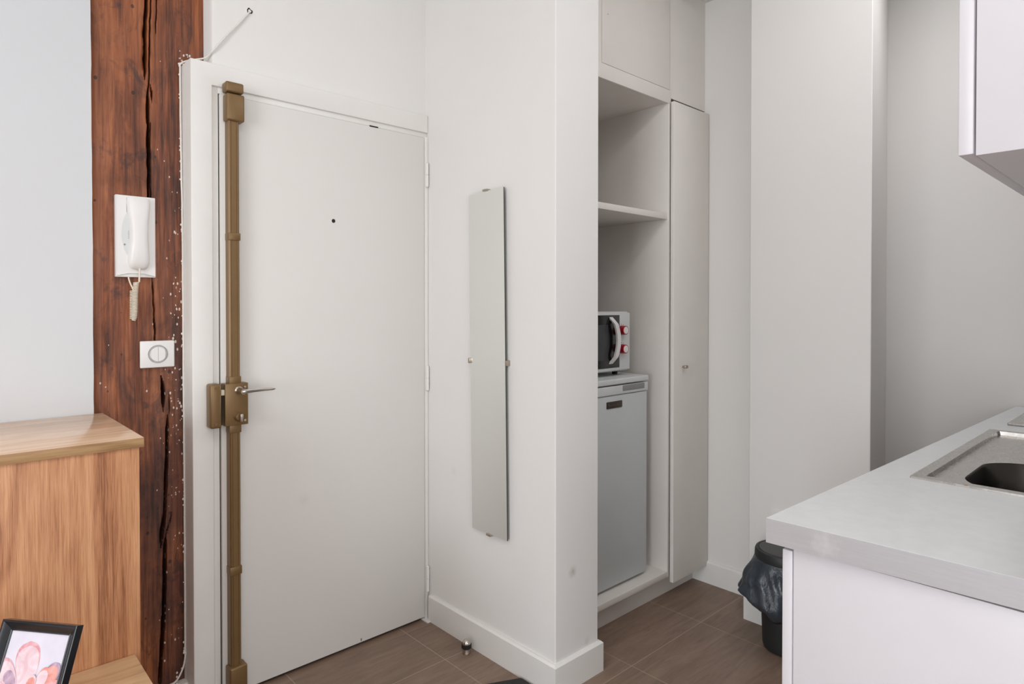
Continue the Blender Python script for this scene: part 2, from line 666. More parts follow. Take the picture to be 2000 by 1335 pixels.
window('window_1', 'X', -4.0, -1.6, 0.5, 0.3, 2.6)  # both windows are assumed, outside the view
window('window_2', 'Y', -3.0, -0.9, 1.1, 0.45, 2.45)


def baseboard(name, pts, h, t=0.015, closed=False):
    """skirting following wall-line points; body on the left-hand side of travel"""
    P = [Vector((x, y)) for x, y in pts]
    n = len(P)
    off = []
    for i in range(n):
        ds = []
        if i > 0:
            ds.append((P[i] - P[i - 1]).normalized())
        if i < n - 1:
            ds.append((P[i + 1] - P[i]).normalized())
        ns = [Vector((-d.y, d.x)) for d in ds]
        m = sum(ns, Vector((0, 0))).normalized()
        k = 1 / max(0.3, m.dot(ns[0]))
        off.append(m * k)
    bm = new()
    prof = [(0, 0), (t, 0), (t, h - 0.007), (t - 0.007, h), (0, h)]
    rings = []
    for i in range(n):
        rings.append([bm.verts.new((P[i].x + off[i].x * a, P[i].y + off[i].y * a, b)) for a, b in prof])
    for a, b in zip(rings, rings[1:]):
        for k in range(5):
            q = (k + 1) % 5
            bm.faces.new((a[k], a[q], b[q], b[k]))
    bm.faces.new(rings[0]); bm.faces.new(rings[-1][::-1])
    return struct(name, bm, M['trim'])


baseboard('baseboard_pier', [(1.80, 1.60), (1.80, 1.484), (1.575, 1.484), (1.575, 2.205)], 0.110)
baseboard('baseboard_alcove', [(2.77, 1.30), (2.77, 1.70)], 0.105)
baseboard('baseboard_right', [(2.62, 0.839), (2.57, 0.826), (2.57, 1.295), (2.76, 1.295)], 0.105)
bm = new()   # rough plaster foot under the post
box(bm, 0.40, 0.66, 2.285, 2.45, 0.0, 0.075, 0.006)
for v in bm.verts:
    v.co.z += 0.006 * noise.noise(v.co * 21)
struct('baseboard_post', bm, M['caulk'])

# ------------------------------------------------------------------ old timber post
px = lambda x, y, Yp=2.312: None
cracks = [  # (points (x, z), half width, depth)
    ([(0.541, 2.78), (0.540, 2.45), (0.539, 2.313), (0.535, 2.22), (0.534, 2.10), (0.5325, 2.06)], 0.0042, 0.05),
    ([(0.553, 2.50), (0.551, 2.30), (0.548, 2.20), (0.545, 2.05), (0.541, 1.98)], 0.0018, 0.012),
    ([(0.571, 2.60), (0.568, 2.30), (0.565, 2.21)], 0.0014, 0.010),
    ([(0.5425, 2.035), (0.5405, 1.97), (0.542, 1.90), (0.5415, 1.80), (0.5435, 1.76), (0.542, 1.70), (0.540, 1.64)], 0.0036, 0.05),
    ([(0.548, 1.93), (0.5475, 1.80), (0.549, 1.70), (0.545, 1.60)], 0.0013, 0.010),
    ([(0.549, 2.04), (0.5535, 2.02), (0.553, 1.995)], 0.0035, 0.03),
    ([(0.551, 1.42), (0.5545, 1.34), (0.557, 1.26), (0.5585, 1.20), (0.560, 1.13)], 0.0019, 0.03),
    ([(0.5735, 1.10), (0.580, 1.07), (0.5815, 1.03), (0.5805, 0.985)], 0.0040, 0.05),
    ([(0.5985, 1.04), (0.5990, 1.00), (0.5975, 0.965)], 0.0015, 0.015),
    ([(0.5935, 0.965), (0.592, 0.90), (0.590, 0.83), (0.587, 0.76), (0.5855, 0.70), (0.583, 0.64), (0.574, 0.58), (0.571, 0.54)], 0.0040, 0.05),
    ([(0.606, 0.645), (0.596, 0.605), (0.5865, 0.575), (0.5845, 0.55)], 0.0014, 0.015),
    ([(0.586, 0.57), (0.583, 0.50), (0.582, 0.42), (0.580, 0.34), (0.576, 0.27), (0.572, 0.20), (0.566, 0.10), (0.563, 0.05)], 0.0042, 0.05),
]


def crack_at(x, z):
    s = 0.0
    dep = 0.0
    jit = 0.0012 * noise.noise(Vector((z * 30, 3.1, 0.2))) + 0.0009 * noise.noise(Vector((z * 90, 7.1, 0.2)))
    for pts, hw, d in cracks:
        z1, z0 = pts[0][1], pts[-1][1]
        if z > z1 or z < z0:
            continue
        for (xa, za), (xb, zb) in zip(pts, pts[1:]):
            if zb <= z <= za:
                k = (za - z) / (za - zb)
                xc = xa + (xb - xa) * k + jit
                end = min(1.0, (z1 - z) / 0.04 + 0.15, (z - z0) / 0.04 + 0.15)
                q = (x - xc) / (hw * max(end, 0.2) * (1 + 0.35 * noise.noise(Vector((z * 25, hw * 900, 0)))))
                if abs(q) < 3:
                    e = math.exp(-q * q * q * q)
                    if e * end > s:
                        s = e * min(1, end + 0.2)
                        dep = d * e
                break
    return s, dep


bm = new()
lay = bm.verts.layers.float.new('split')
X0, X1, Z0, Z1 = 0.3795, 0.722, 0.06, H
xs = []
x = X0
while x < X1:
    xs.append(x)
    x += 0.0014 if 0.525 < x < 0.612 else 0.006
xs.append(X1)
NZ = 330
grid = []
for j in range(NZ + 1):
    z = Z0 + (Z1 - Z0) * j / NZ
    row = []
    for x in xs:
        s, dep = crack_at(x, z)
        y = 2.3168
        y += 0.0030 * noise.noise(Vector((x * 9, z * 1.6, 0.5))) + 0.0011 * noise.noise(Vector((x * 60, z * 7, 2.5)))
        # wane along the left arris
        if x < 0.405:
            y += 0.010 * ((0.405 - x) / 0.025) ** 1.5
        # shallow hollow around the switch
        y += dep
        v = bm.verts.new((x, y, z))
        v[lay] = s
        row.append(v)
    grid.append(row)
for a, b in zip(grid, grid[1:]):
    for i in range(len(xs) - 1):
        bm.faces.new((a[i], a[i + 1], b[i + 1], b[i]))
# close the sides and the back
bk = [[bm.verts.new((x, 2.55, z)) for x in (X0, X1)] for z in (Z0, Z1)]
bm.faces.new([grid[j][0] for j in range(NZ, -1, -1)][::-1] + [bk[1][0], bk[0][0]])
bm.faces.new([grid[j][-1] for j in range(NZ + 1)][::-1] + [bk[0][1], bk[1][1]])
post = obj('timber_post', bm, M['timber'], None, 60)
tag(post, 'old dark brown cracked timber post between the white wall and the door frame', 'wooden post')

# ------------------------------------------------------------------ entrance door
DY = 2.2245
door = bpy.data.objects.new('door_1', None)
door.location = (1.14, 2.25, 0)
COL.objects.link(door)
door['kind'] = 'structure'
bm = new()
xa, xb, xc_ = 0.643, 0.709, 0.7325
zt, zi, zd = 2.131, 2.058, 2.036
# outer casing: flat boards left and over the door, front face at y = 2.2215
fy = 2.2215
xprofile(bm, [(xa, 0.0), (xb, 0.0), (xb, zi), (1.574, zi), (1.574, zt), (xa, zt)], fy, 2.44)
bmesh.ops.recalc_face_normals(bm, faces=bm.faces)
bmesh.ops.bevel(bm, geom=[e for e in bm.edges if all(abs(v.co.y - fy) < 1e-4 for v in e.verts)], offset=0.003, segments=3, affect='EDGES', profile=0.5)
# inner rebate, set a little further back
box(bm, xb - 0.002, xc_ - 0.002, fy + 0.010, 2.44, 0.0, zi + 0.001, 0.003)
box(bm, xc_ - 0.003, 1.574, fy + 0.010, 2.44, zd + 0.002, zi + 0.001, 0.002)
box(bm, 1.5585, 1.574, fy - 0.0005, 2.44, 0.0, zd + 0.003, 0.0015)
box(bm, 1.545, 1.574, 2.19, 2.24, 0.0, 0.004)
obj('door_frame', bm, M['trim'], door)
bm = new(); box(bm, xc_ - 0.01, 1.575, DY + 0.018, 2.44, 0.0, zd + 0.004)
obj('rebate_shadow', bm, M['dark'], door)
bm = new(); box(bm, xc_ + 0.0015, 1.5565, DY, DY + 0.017, 0.012, zd, 0.0015)
obj('door_leaf', bm, M['door'], door)
bm = new()
lathe(bm, (1.142, DY + 0.001, 1.650), [(0.0072, 0), (0.0072, 0.002), (0.0055, 0.003), (0.0048, 0.0015)], 24, (0, -1, 0))
o = obj('peephole', bm, M['black'], door)
o['label'] = 'small black peephole'
for z0, z1 in ((1.832, 1.928), (0.975, 1.074), (0.122, 0.226)):
    bm = new()
    zm = (z0 + z1) / 2
    cyl(bm, (1.5655, 2.2165, z0), (1.5655, 2.2165, zm - 0.0008), 0.0068, seg=20)
    cyl(bm, (1.5655, 2.2165, zm + 0.0008), (1.5655, 2.2165, z1), 0.0068, seg=20)
    cyl(bm, (1.5655, 2.2165, zm - 0.002), (1.5655, 2.2165, zm + 0.002), 0.0045, seg=16)
    for zz, s in ((z0, -1), (z1, 1)):
        lathe(bm, (1.5655, 2.2165, zz), [(0.0062, 0), (0.0045, 0.003 * s), (0.001, 0.0045 * s)], 16)
    obj('hinge', bm, M['trim'], door)
bm = new(); box(bm, 1.2515, 1.2560, DY - 0.0012, DY + 0.001, 0.018, 0.028, 0.0006)
obj('screw_hole', bm, M['nickel'], door)

# gap in the paint over the door
bm = new(); box(bm, 1.298, 1.335, DY - 0.001, DY + 0.003, zd - 0.0015, zd + 0.0035)
obj('paint_crack', bm, M['dark'], door)

# ------------------------------------------------------------------ multipoint lock
lock = thing('door_lock', 'bronze full-height surface lock bar on the white entrance door', 'door lock', (0.766, DY, 0.12))
LB = DY - 0.0003   # back of everything mounted on the door
bm = new()
for z0, z1 in ((0.10, 0.945), (1.06, 1.955)):
    # rail with soft front edges and two shallow flutes
    w0, w1, yf = 0.7495, 0.7845, 2.1915
    prof = [(w0, LB), (w0, yf + 0.004), (w0 + 0.004, yf), (w0 + 0.0075, yf), (w0 + 0.0085, yf + 0.0012), (w0 + 0.0095, yf),
            (w1 - 0.0095, yf), (w1 - 0.0085, yf + 0.0012), (w1 - 0.0075, yf), (w1 - 0.004, yf), (w1, yf + 0.004), (w1, LB)]
    prism(bm, prof, z0, z1)
obj('rail', bm, M['bronze'], lock)
for z0, z1 in ((1.548, 1.573), (1.066, 1.094), (0.905, 0.938), (0.428, 0.456)):
    bm = new(); box(bm, 0.7475, 0.7868, 2.1885, LB, z0, z1, 0.0022)
    obj('rail_clip', bm, M['bronze'], lock)
bm = new(); box(bm, 0.742, 0.800, 2.181, LB, 1.944, 2.0335, 0.006, 3)
obj('upper_bolt_cover', bm, M['bronze'], lock)
bm = new(); box(bm, 0.739, 0.797, 2.180, 2.2212, 2.037, 2.071, 0.006, 3)
obj('upper_keeper', bm, M['bronze'], lock)
bm = new(); box(bm, 0.742, 0.800, 2.178, LB, 0.030, 0.122, 0.006, 3)
obj('lower_bolt_cover', bm, M['bronze'], lock)
bm = new(); box(bm, 0.7325, 0.8075, 2.184, LB, 0.931, 1.071, 0.0018)
case = obj('lock_case', bm, M['bronze'], lock)
for z in (1.057, 0.945):
    bm = new()
    lathe(bm, (0.798, 2.1843, z), [(0.0046, 0), (0.0042, 0.0014), (0.001, 0.0018)], 18, (0, -1, 0))
    box(bm, 0.7946, 0.8014, 2.1818, 2.1826, z - 0.0006, z + 0.0006)
    obj('case_screw', bm, M['chrome'], case)
bm = new(); box(bm, 0.684, 0.7195, 2.176, 2.2212, 0.929, 1.074, 0.007, 3)
keep = obj('keeper', bm, M['bronze'], lock)
for z in (1.060, 0.944):
    bm = new()
    lathe(bm, (0.7015, 2.1762, z), [(0.0052, 0), (0.0048, 0.0012), (0.0015, 0.0012), (0.001, 0.0004)], 18, (0, -1, 0))
    obj('keeper_screw', bm, M['bronze'], keep)
bm = new(); box(bm, 0.7185, 0.7335, 2.190, 2.212, 1.034, 1.052, 0.001)
obj('latch', bm, M['cream'], lock)
bm = new()
lathe(bm, (0.7765, 2.1845, 1.0475), [(0.0135, 0), (0.0135, 0.003), (0.0095, 0.006), (0.0085, 0.030), (0.009, 0.047)], 28, (0, -1, 0))
obj('handle_neck', bm, M['nickel'], lock)
bm = new()
rings = []
for i in range(15):
    s = i / 14
    xx = 0.770 + 0.110 * s
    yy = 2.136 + 0.004 * math.sin(s * PI)
    zz = 1.0475 + 0.0015 * math.sin(s * 2.4)
    hy = 0.0085 * (1 - 0.25 * s)
    hz = 0.0075 * (1 - 0.42 * s)
    if i == 0:
        hy *= 0.6; hz *= 0.6
    if i == 14:
        hy *= 0.55; hz *= 0.55
    ring = []
    for k in range(16):
        a = 2 * PI * k / 16
        ca, sa = math.cos(a), math.sin(a)
        ring.append(bm.verts.new((xx, yy + math.copysign(abs(ca) ** 0.6, ca) * hy, zz + math.copysign(abs(sa) ** 0.6, sa) * hz)))
    rings.append(ring)
for a, b in zip(rings, rings[1:]):
    for k in range(16):
        bm.faces.new((a[k], a[(k + 1) % 16], b[(k + 1) % 16], b[k]))
bm.faces.new(rings[0][::-1]); bm.faces.new(rings[-1])
obj('handle', bm, M['chrome'], lock)['label'] = 'silver lever handle'
bm = new()
lathe(bm, (0.774, 2.1845, 0.9595), [(0.0155, 0), (0.0155, 0.003), (0.0125, 0.007), (0.0120, 0.016), (0.010, 0.018)], 32, (0, -1, 0))
obj('lock_cylinder', bm, M['bronze'], lock)
bm = new()
box(bm, 0.7695, 0.7795, 2.150, 2.168, 0.946, 0.973, 0.0035, 3)
box(bm, 0.7712, 0.7778, 2.1495, 2.1505, 0.9605, 0.9625)
obj('thumb_turn', bm, M['nickel'], lock)

# ------------------------------------------------------------------ cable
bm = new()
path = [(0.838, 2.236, 2.344), (0.80, 2.234, 2.290), (0.765, 2.233, 2.245), (0.730, 2.233, 2.196), (0.712, 2.236, 2.172),
        (0.70, 2.255, 2.155), (0.675, 2.275, 2.148), (0.655, 2.29, 2.143), (0.637, 2.302, 2.132), (0.6345, 2.305, 2.11),
        (0.6355, 2.305, 1.9), (0.6385, 2.305, 1.6), (0.6395, 2.305, 1.2), (0.640, 2.305, 0.8), (0.640, 2.305, 0.5), (0.640, 2.305, 0.2),
        (0.640, 2.303, 0.165), (0.632, 2.300, 0.125), (0.612, 2.292, 0.094), (0.59, 2.288, 0.083)]
sp = smooth_path(path, 10)
for p in sp:
    p.x += 0.0009 * noise.noise(p * 14)
tube(bm, sp, 0.0028, 8)
for k in range(70):       # lumps of old paint along the run
    p = sp[random.randrange(60, len(sp))]
    r = random.uniform(0.0016, 0.0038)
    lathe(bm, (p.x - random.uniform(0.001, 0.004), p.y + 0.002, p.z + random.uniform(-.02, .02)),
          [(r * 0.3, -r), (r, 0), (r * 0.4, r * 1.4)], 7, (0, 0, 1))
tag(obj('cable', bm, M['caulk']), 'thin white painted cable from the wall hole down the left edge of the door frame', 'cable')
bm = new()
prism(bm, [(0.6405, 2.32), (0.6405, 2.307), (0.6425, 2.302), (0.6435, 2.32)], 0.02, 2.128)
struct('trim_1', bm, M['caulk'])
# wall hole where the cable enters
bm = new()
lathe(bm, (0.839, 2.2412, 2.347), [(0.0105, 0), (0.0090, 0.0022), (0.0065, 0.0020), (0.0055, 0.001)], 20, (0, -1, 0), capt=True,
      radial=lambda a, h: 1 + 0.15 * math.sin(3 * a + 1) + 0.1 * math.sin(5 * a))
tag(obj('cable_hole', bm, M['dark']), 'small ragged dark cable hole in the white wall above the door', 'hole')

# ------------------------------------------------------------------ door phone
IY = 2.3115      # surface of the post here
ip = thing('door_phone', 'white wall-mounted door phone with handset on the timber post', 'intercom', (0.502, IY, 1.42))
bm = new()
# wedge-like base: raised edges, dished middle
x0, x1, z0, z1 = 0.4435, 0.5545, 1.4205, 1.6765
box(bm, x0, x1, 2.290, 2.3125, z0, z1, 0.0022)
obj('base', bm, M['plastic'], ip)
bm = new()
xprofile(bm, [(x0 + 0.002, z0 + 0.004), (x0 + 0.034, z0 + 0.012), (x0 + 0.074, z0 + 0.012), (x1 - 0.002, z0 + 0.004), (x1 - 0.002, z1 - 0.002), (x0 + 0.002, z1 - 0.002)], 2.2845, 2.2915)
obj('base_front', bm, M['plastic'], ip)
bm = new()
# recessed speaker leaf left of the handset
pl = []
for i in range(19):
    s = i / 18
    z = 1.622 - 0.132 * s
    pl.append((0.4735 - 0.0155 * math.sin(PI * s) ** 0.8, z))
for i in range(18, -1, -1):
    pl.append((0.4760 + 0.012 * math.sin(PI * i / 18), 1.622 - 0.132 * i / 18))
xprofile(bm, pl[::-1], 2.2835, 2.288)
obj('speaker_panel', bm, M['offwhite'], ip)
bm = new()
for r in range(5):
    for c in range(2):
        cyl(bm, (0.4770 + c * 0.0045, 2.2825, 1.5635 - r * 0.0055), (0.4770 + c * 0.0045, 2.286, 1.5635 - r * 0.0055), 0.0011, seg=8)
obj('speaker_holes', bm, M['grey'], ip)['kind'] = 'stuff'
bm = new(); lathe(bm, (0.4665, 2.2838, 1.5215), [(0.003, 0), (0.0028, 0.001)], 10, (0, -1, 0))
obj('call_button', bm, M['grey'], ip)
bm = new(); cyl(bm, (0.4725, 2.2842, 1.668), (0.4725, 2.2842, 1.622), 0.0005, seg=6)
obj('seam', bm, M['grey'], ip)
bm = new()
# handset: lofted rounded section, waisted in the middle
sec = [(1.6705, 0.0290, 0.010), (1.669, 0.0315, 0.019), (1.655, 0.0325, 0.027), (1.630, 0.0310, 0.031), (1.600, 0.0275, 0.034), (1.570, 0.0255, 0.035),
       (1.540, 0.0255, 0.035), (1.510, 0.0275, 0.034), (1.480, 0.0300, 0.031), (1.465, 0.0300, 0.027), (1.453, 0.0265, 0.021), (1.446, 0.0190, 0.014), (1.4435, 0.010, 0.009)]
rings = []
for z, hw, dp in sec:
    ring = []
    xc = 0.5045
    for k in range(24):
        a = PI * k / 23
        ca, sa = math.cos(a), math.sin(a)
        ring.append(bm.verts.new((xc + math.copysign(abs(ca) ** 0.55, ca) * hw, 2.288 - (sa ** 0.6) * dp, z)))
    rings.append(ring)
for a, b in zip(rings, rings[1:]):
    for k in range(23):
        bm.faces.new((a[k], a[k + 1], b[k + 1], b[k]))
    bm.faces.new((a[23], a[0], b[0], b[23]))
bm.faces.new(rings[0]); bm.faces.new(rings[-1][::-1])
obj('handset', bm, M['plastic'], ip, 50)
bm = new()
tube(bm, smooth_path([(0.505, 2.272, 1.447), (0.5045, 2.272, 1.43), (0.504, 2.275, 1.405)], 6), 0.0026, 8)
tube(bm, smooth_path([(0.478, 2.295, 1.424), (0.480, 2.290, 1.408), (0.4865, 2.285, 1.388), (0.489, 2.283, 1.380)], 6), 0.0022, 8)
# coiled part: helix from the top to the loop at the bottom
hel = []
turns, n = 26, 26 * 12
for i in range(n + 1):
    s = i / n
    cx = 0.4975 - 0.008 * s - 0.001 * math.sin(s * 6)
    cz = 1.404 - 0.120 * s
    rr = 0.0068 if s < 0.94 else 0.0068 * (1 - (s - 0.94) / 0.06 * 0.45)
    a = 2 * PI * turns * s
    hel.append((cx + rr * math.cos(a), 2.283 + rr * math.sin(a), cz))
tube(bm, hel, 0.0019, 6)
# return strand running up behind the coil
hel = []
for i in range(18 * 10 + 1):
    s = i / 180
    a = 2 * PI * 18 * s
    hel.append((0.4868 + 0.001 * s + 0.0052 * math.cos(a), 2.293 + 0.0052 * math.sin(a), 1.288 + 0.090 * s))
tube(bm, hel, 0.0017, 6)
obj('coiled_cord', bm, M['cream'], ip)

# ------------------------------------------------------------------ light switch
sw = thing('light_switch', 'square white light switch with round rockers below the door phone', 'switch', (0.5625, 2.312, 1.13))
bm = new(); box(bm, 0.5115, 0.612, 2.301, 2.3125, 1.1295, 1.2165, 0.0035, 3)
obj('plate', bm, M['plastic'], sw)
cxs, czs = 0.5625, 1.1735
bm = new()
R = 0.0290
n = 48
for r0, r1, ya in ((0.0272, 0.0290, 2.2995), (0.0245, 0.0252, 2.2995)):
    A = []
    for rr, yy in ((r0, 2.302), (r0, ya), (r1, ya), (r1, 2.302)):
        A.append([bm.verts.new((cxs + rr * math.cos(2 * PI * k / n), yy, czs + rr * math.sin(2 * PI * k / n))) for k in range(n)])
    for a, b in zip(A, A[1:]):
        for k in range(n):
            bm.faces.new((a[k], a[(k + 1) % n], b[(k + 1) % n], b[k]))
obj('ring', bm, M['grey'], sw)
for s in (-1, 1):
    bm = new()
    pts = []
    for k in range(17):
        a = -PI / 2 + PI * k / 16
        pts.append((cxs + s * (0.0005 + min(0.0195, 0.0235 * math.cos(a))), czs + 0.0235 * math.sin(a)))
    xprofile(bm, pts if s > 0 else pts[::-1], 2.2975, 2.3015)
    obj('rocker', bm, M['plastic'], sw)

# ------------------------------------------------------------------ mirror
mr = thing('wall_mirror', 'tall narrow frameless mirror clipped to the white wall beside the door', 'mirror', (1.566, 1.83, 0.47))
MX = 1.5605
c00, c10, c11, c01 = (1.9145, 0.470), (1.7080, 0.4735), (1.7275, 1.7630), (1.9345, 1.7590)   # (y, z)
bm = new()
tl = lambda y: 0.0022 if y > 1.85 else -0.0034
f_ = [bm.verts.new((MX + tl(y), y, z)) for y, z in (c00, c10, c11, c01)]
b_ = [bm.verts.new((MX + 0.005 + tl(y), y, z)) for y, z in (c00, c10, c11, c01)]
ff = bm.faces.new(f_); ff.material_index = 0
bm.faces.new(b_[::-1]).material_index = 1
for i in range(4):
    bm.faces.new((f_[i], b_[i], b_[(i + 1) % 4], f_[(i + 1) % 4])).material_index = 1
obj('glass', bm, [M['mirror'], M['mirror_edge']], mr)
for (y, z, vert) in ((1.832, 1.7625, False), (1.812, 0.4705, False), (1.9245, 1.118, True), (1.7165, 1.121, True)):
    bm = new()
    hy, hz = (0.004, 0.010) if vert else (0.013, 0.004)
    oy = 0 if not vert else (0.0025 if y > 1.85 else -0.0025)
    oz = 0 if vert else (0.002 if z > 1 else -0.002)
    box(bm, MX - 0.0055, 1.5755, y + oy - hy, y + oy + hy, z + oz - hz, z + oz + hz, 0.0014)
    obj('mirror_clip', bm, M['nickel'], mr)

# ------------------------------------------------------------------ door stop
ds = thing('door_stop', 'small chrome floor door stop with black rubber ring by the skirting', 'door stop', (1.522, 1.90, 0))
bm = new()
lathe(bm, (1.522, 1.90, 0), [(0.0150, 0), (0.0150, 0.004), (0.0130, 0.008), (0.0130, 0.022)], 30)
obj('foot', bm, M['nickel'], ds)
bm = new()
lathe(bm, (1.522, 1.90, 0), [(0.0165, 0.020), (0.0195, 0.023), (0.0195, 0.036), (0.0170, 0.038)], 30)
obj('rubber_ring', bm, M['black'], ds)
bm = new()
lathe(bm, (1.522, 1.90, 0), [(0.0168, 0.0375)] + [(0.0168 * math.cos(a), 0.038 + 0.0165 * math.sin(a)) for a in [i * PI / 18 for i in range(1, 9)]] + [(0.0005, 0.0545)], 30)
obj('dome', bm, M['chrome'], ds)

# black mat corner at the lower frame edge
bm = new()
bx_ = box(bm, 1.20, 1.552, 1.20, 1.628, 0.0, 0.012, 0.004)
for v in bm.verts:
    k = (1.552 - v.co.x) / 0.352
    v.co.y += 0.170 * k
tag(obj('door_mat', bm, M['black']), 'black rubber mat on the tiles at the foot of the pier', 'mat')

# ------------------------------------------------------------------ built-in alcove cabinet
cab = thing('storage_cabinet', 'tall white built-in cupboard with open shelves round the fridge', 'cabinet', (2.28, 2.0, 0))
FY = 1.625
bm = new()
CX0, CX1, CD = 1.803, 2.766, 2.415
box(bm, CX0, CX0 + 0.018, FY, CD, 0.105, 2.76)                 # left side
box(bm, 2.460, 2.478, FY, CD, 0.105, 2.295, 0.001)             # divider
box(bm, 2.748, CX1, FY + 0.004, CD, 0.105, 2.258)              # right side
box(bm, CX0, CX1, CD - 0.008, CD, 0.105, 2.258)                # back
box(bm, CX0 + 0.018, 2.460, FY, CD, 0.106, 2.240 + 0 if False else 0.130, 0.001)   # floor of the open part
box(bm, 2.478, 2.748, FY + 0.004, CD, 0.106, 0.130)
obj('carcass', bm, M['cab'], cab)
bm = new(); box(bm, CX0, CX1, 1.676, 1.694, 0.0, 0.105)
obj('plinth', bm, M['cab'], cab)
bm = new()
box(bm, CX0, 2.478, FY - 0.001, FY + 0.018, 2.236, 2.296, 0.001)
box(bm, CX0, 1.990, FY - 0.0005, FY + 0.018, 2.296, 2.77)
box(bm, 2.4725, 2.480, FY - 0.0005, FY + 0.018, 2.296, 2.77)
box(bm, CX0 + 0.018, 2.460, FY + 0.018, CD - 0.008, 2.238, 2.256)
obj('top_fascia', bm, M['cab'], cab)
bm = new(); box(bm, 1.9935, 2.4705, FY + 0.0005, FY + 0.018, 2.2985, 2.77, 0.001)
ud = obj('upper_door', bm, M['cab'], cab)
bm = new(); lathe(bm, (2.03, FY + 0.001, 2.50), [(0.003, 0), (0.0022, 0.001)], 10, (0, -1, 0))
obj('keyhole', bm, M['grey'], ud)
bm = new(); box(bm, CX0 + 0.018, 2.460, FY + 0.004, CD - 0.008, 1.718, 1.744, 0.001)
obj('shelf', bm, M['cab'], cab)
bm = new(); box(bm, 2.4685, 2.7640, 1.600, 1.619, 0.084, 2.243, 0.0025)
td = obj('tall_door', bm, M['cab'], cab)
bm = new()
cyl(bm, (2.541, 1.601, 1.053), (2.541, 1.590, 1.053), 0.0040, seg=18)
box(bm, 2.5305, 2.5515, 1.576, 1.591, 1.0465, 1.0600, 0.003, 3)
obj('knob', bm, M['nickel'], td)['label'] = 'small dull metal knob'

# ------------------------------------------------------------------ fridge
fr = thing('refrigerator', 'white undercounter refrigerator standing in the cupboard niche', 'refrigerator', (2.13, 1.95, 0.13))
bm = new(); box(bm, 1.880, 2.376, 1.735, 2.25, 0.150, 0.996, 0.004)
for xx in (1.91, 2.345):
    for yy in (1.76, 2.22):
        cyl(bm, (xx, yy, 0.1305), (xx, yy, 0.152), 0.014, seg=16)
obj('body', bm, M['fridge'], fr)
bm = new(); box(bm, 1.8795, 2.3785, 1.678, 1.731, 0.142, 0.952, 0.006, 3)
dr = obj('door', bm, M['fridge'], fr)
bm = new()
box(bm, 1.8795, 2.3795, 1.674, 1.731, 0.9535, 0.9915, 0.004, 3)
obj('handle_strip', bm, M['offwhite'], dr)
bm = new(); box(bm, 2.195, 2.350, 1.6715, 1.680, 0.966, 0.990, 0.0025)
obj('grip_recess', bm, M['grey'], dr)
bm = new(); box(bm, 1.876, 2.383, 1.672, 2.27, 0.9965, 1.0215, 0.006, 3)
obj('top_panel', bm, M['offwhite'], fr)
bm = new(); box(bm, 2.090, 2.194, 1.6745, 1.6795, 0.8985, 0.9275, 0.0022)
bd = obj('badge', bm, M['badge'], dr)
bm = new()
xx = 2.102
for wv, hv in ((0.007, 0.012), (0.005, 0.007), (0.005, 0.007), (0.005, 0.007), (0.005, 0.007), (0.006, 0.007), (0.005, 0.009), (0.005, 0.007), (0.006, 0.012)):
    box(bm, xx, xx + wv, 1.6739, 1.6747, 0.9095, 0.9095 + hv * 0.25)
    box(bm, xx, xx + 0.0016, 1.6739, 1.6747, 0.9095, 0.9095 + hv)
    xx += wv + 0.0035
obj('badge_lettering', bm, M['badge_ink'], bd)

# ------------------------------------------------------------------ microwave
mw = thing('microwave', 'white microwave with two red dials on top of the refrigerator', 'microwave', (2.11, 1.9, 1.022))
bm = new(); box(bm, 1.888, 2.334, 1.752, 2.08, 1.041, 1.3045, 0.006, 3)
obj('casing', bm, M['offwhite'], mw)
for xx in (1.93, 2.30):
    for yy in (1.80, 2.04):
        bm = new(); cyl(bm, (xx, yy, 1.0212), (xx, yy, 1.043), 0.012, 0.014, 16)
        obj('foot', bm, M['black'], mw)
bm = new(); box(bm, 1.889, 2.255, 1.738, 1.753, 1.0465, 1.2995, 0.004, 3)
dd = obj('door', bm, M['offwhite'], mw)
bm = new(); box(bm, 1.889, 2.2525, 1.7355, 1.739, 1.0600, 1.2895, 0.001)
obj('dark_glass', bm, M['black_glass'], dd)
bm = new(); box(bm, 1.925, 2.172, 1.7345, 1.7358, 1.096, 1.248, 0.0004)
obj('window', bm, M['win_grey'], dd)
bm = new(); box(bm, 2.2565, 2.3335, 1.740, 1.753, 1.0465, 1.2995, 0.004, 3)
obj('control_panel', bm, M['offwhite'], mw)
bm = new()   # bowed handle, flat strip standing off the glass
rings = []
for i in range(21):
    s = i / 20
    z = 1.281 - 0.203 * s
    k = math.sin(PI * s)
    xx = 2.190 + 0.034 * k
    yy = 1.734 - 0.020 * min(1, k * 2.2)
    ring = [bm.verts.new(p) for p in ((xx - 0.012, yy, z), (xx + 0.012, yy, z), (xx + 0.012, yy + 0.009, z), (xx - 0.012, yy + 0.009, z))]
    rings.append(ring)
for a, b in zip(rings, rings[1:]):
    for k in range(4):
        bm.faces.new((a[k], a[(k + 1) % 4], b[(k + 1) % 4], b[k]))
bm.faces.new(rings[0]); bm.faces.new(rings[-1][::-1])
obj('handle', bm, M['plastic'], dd)
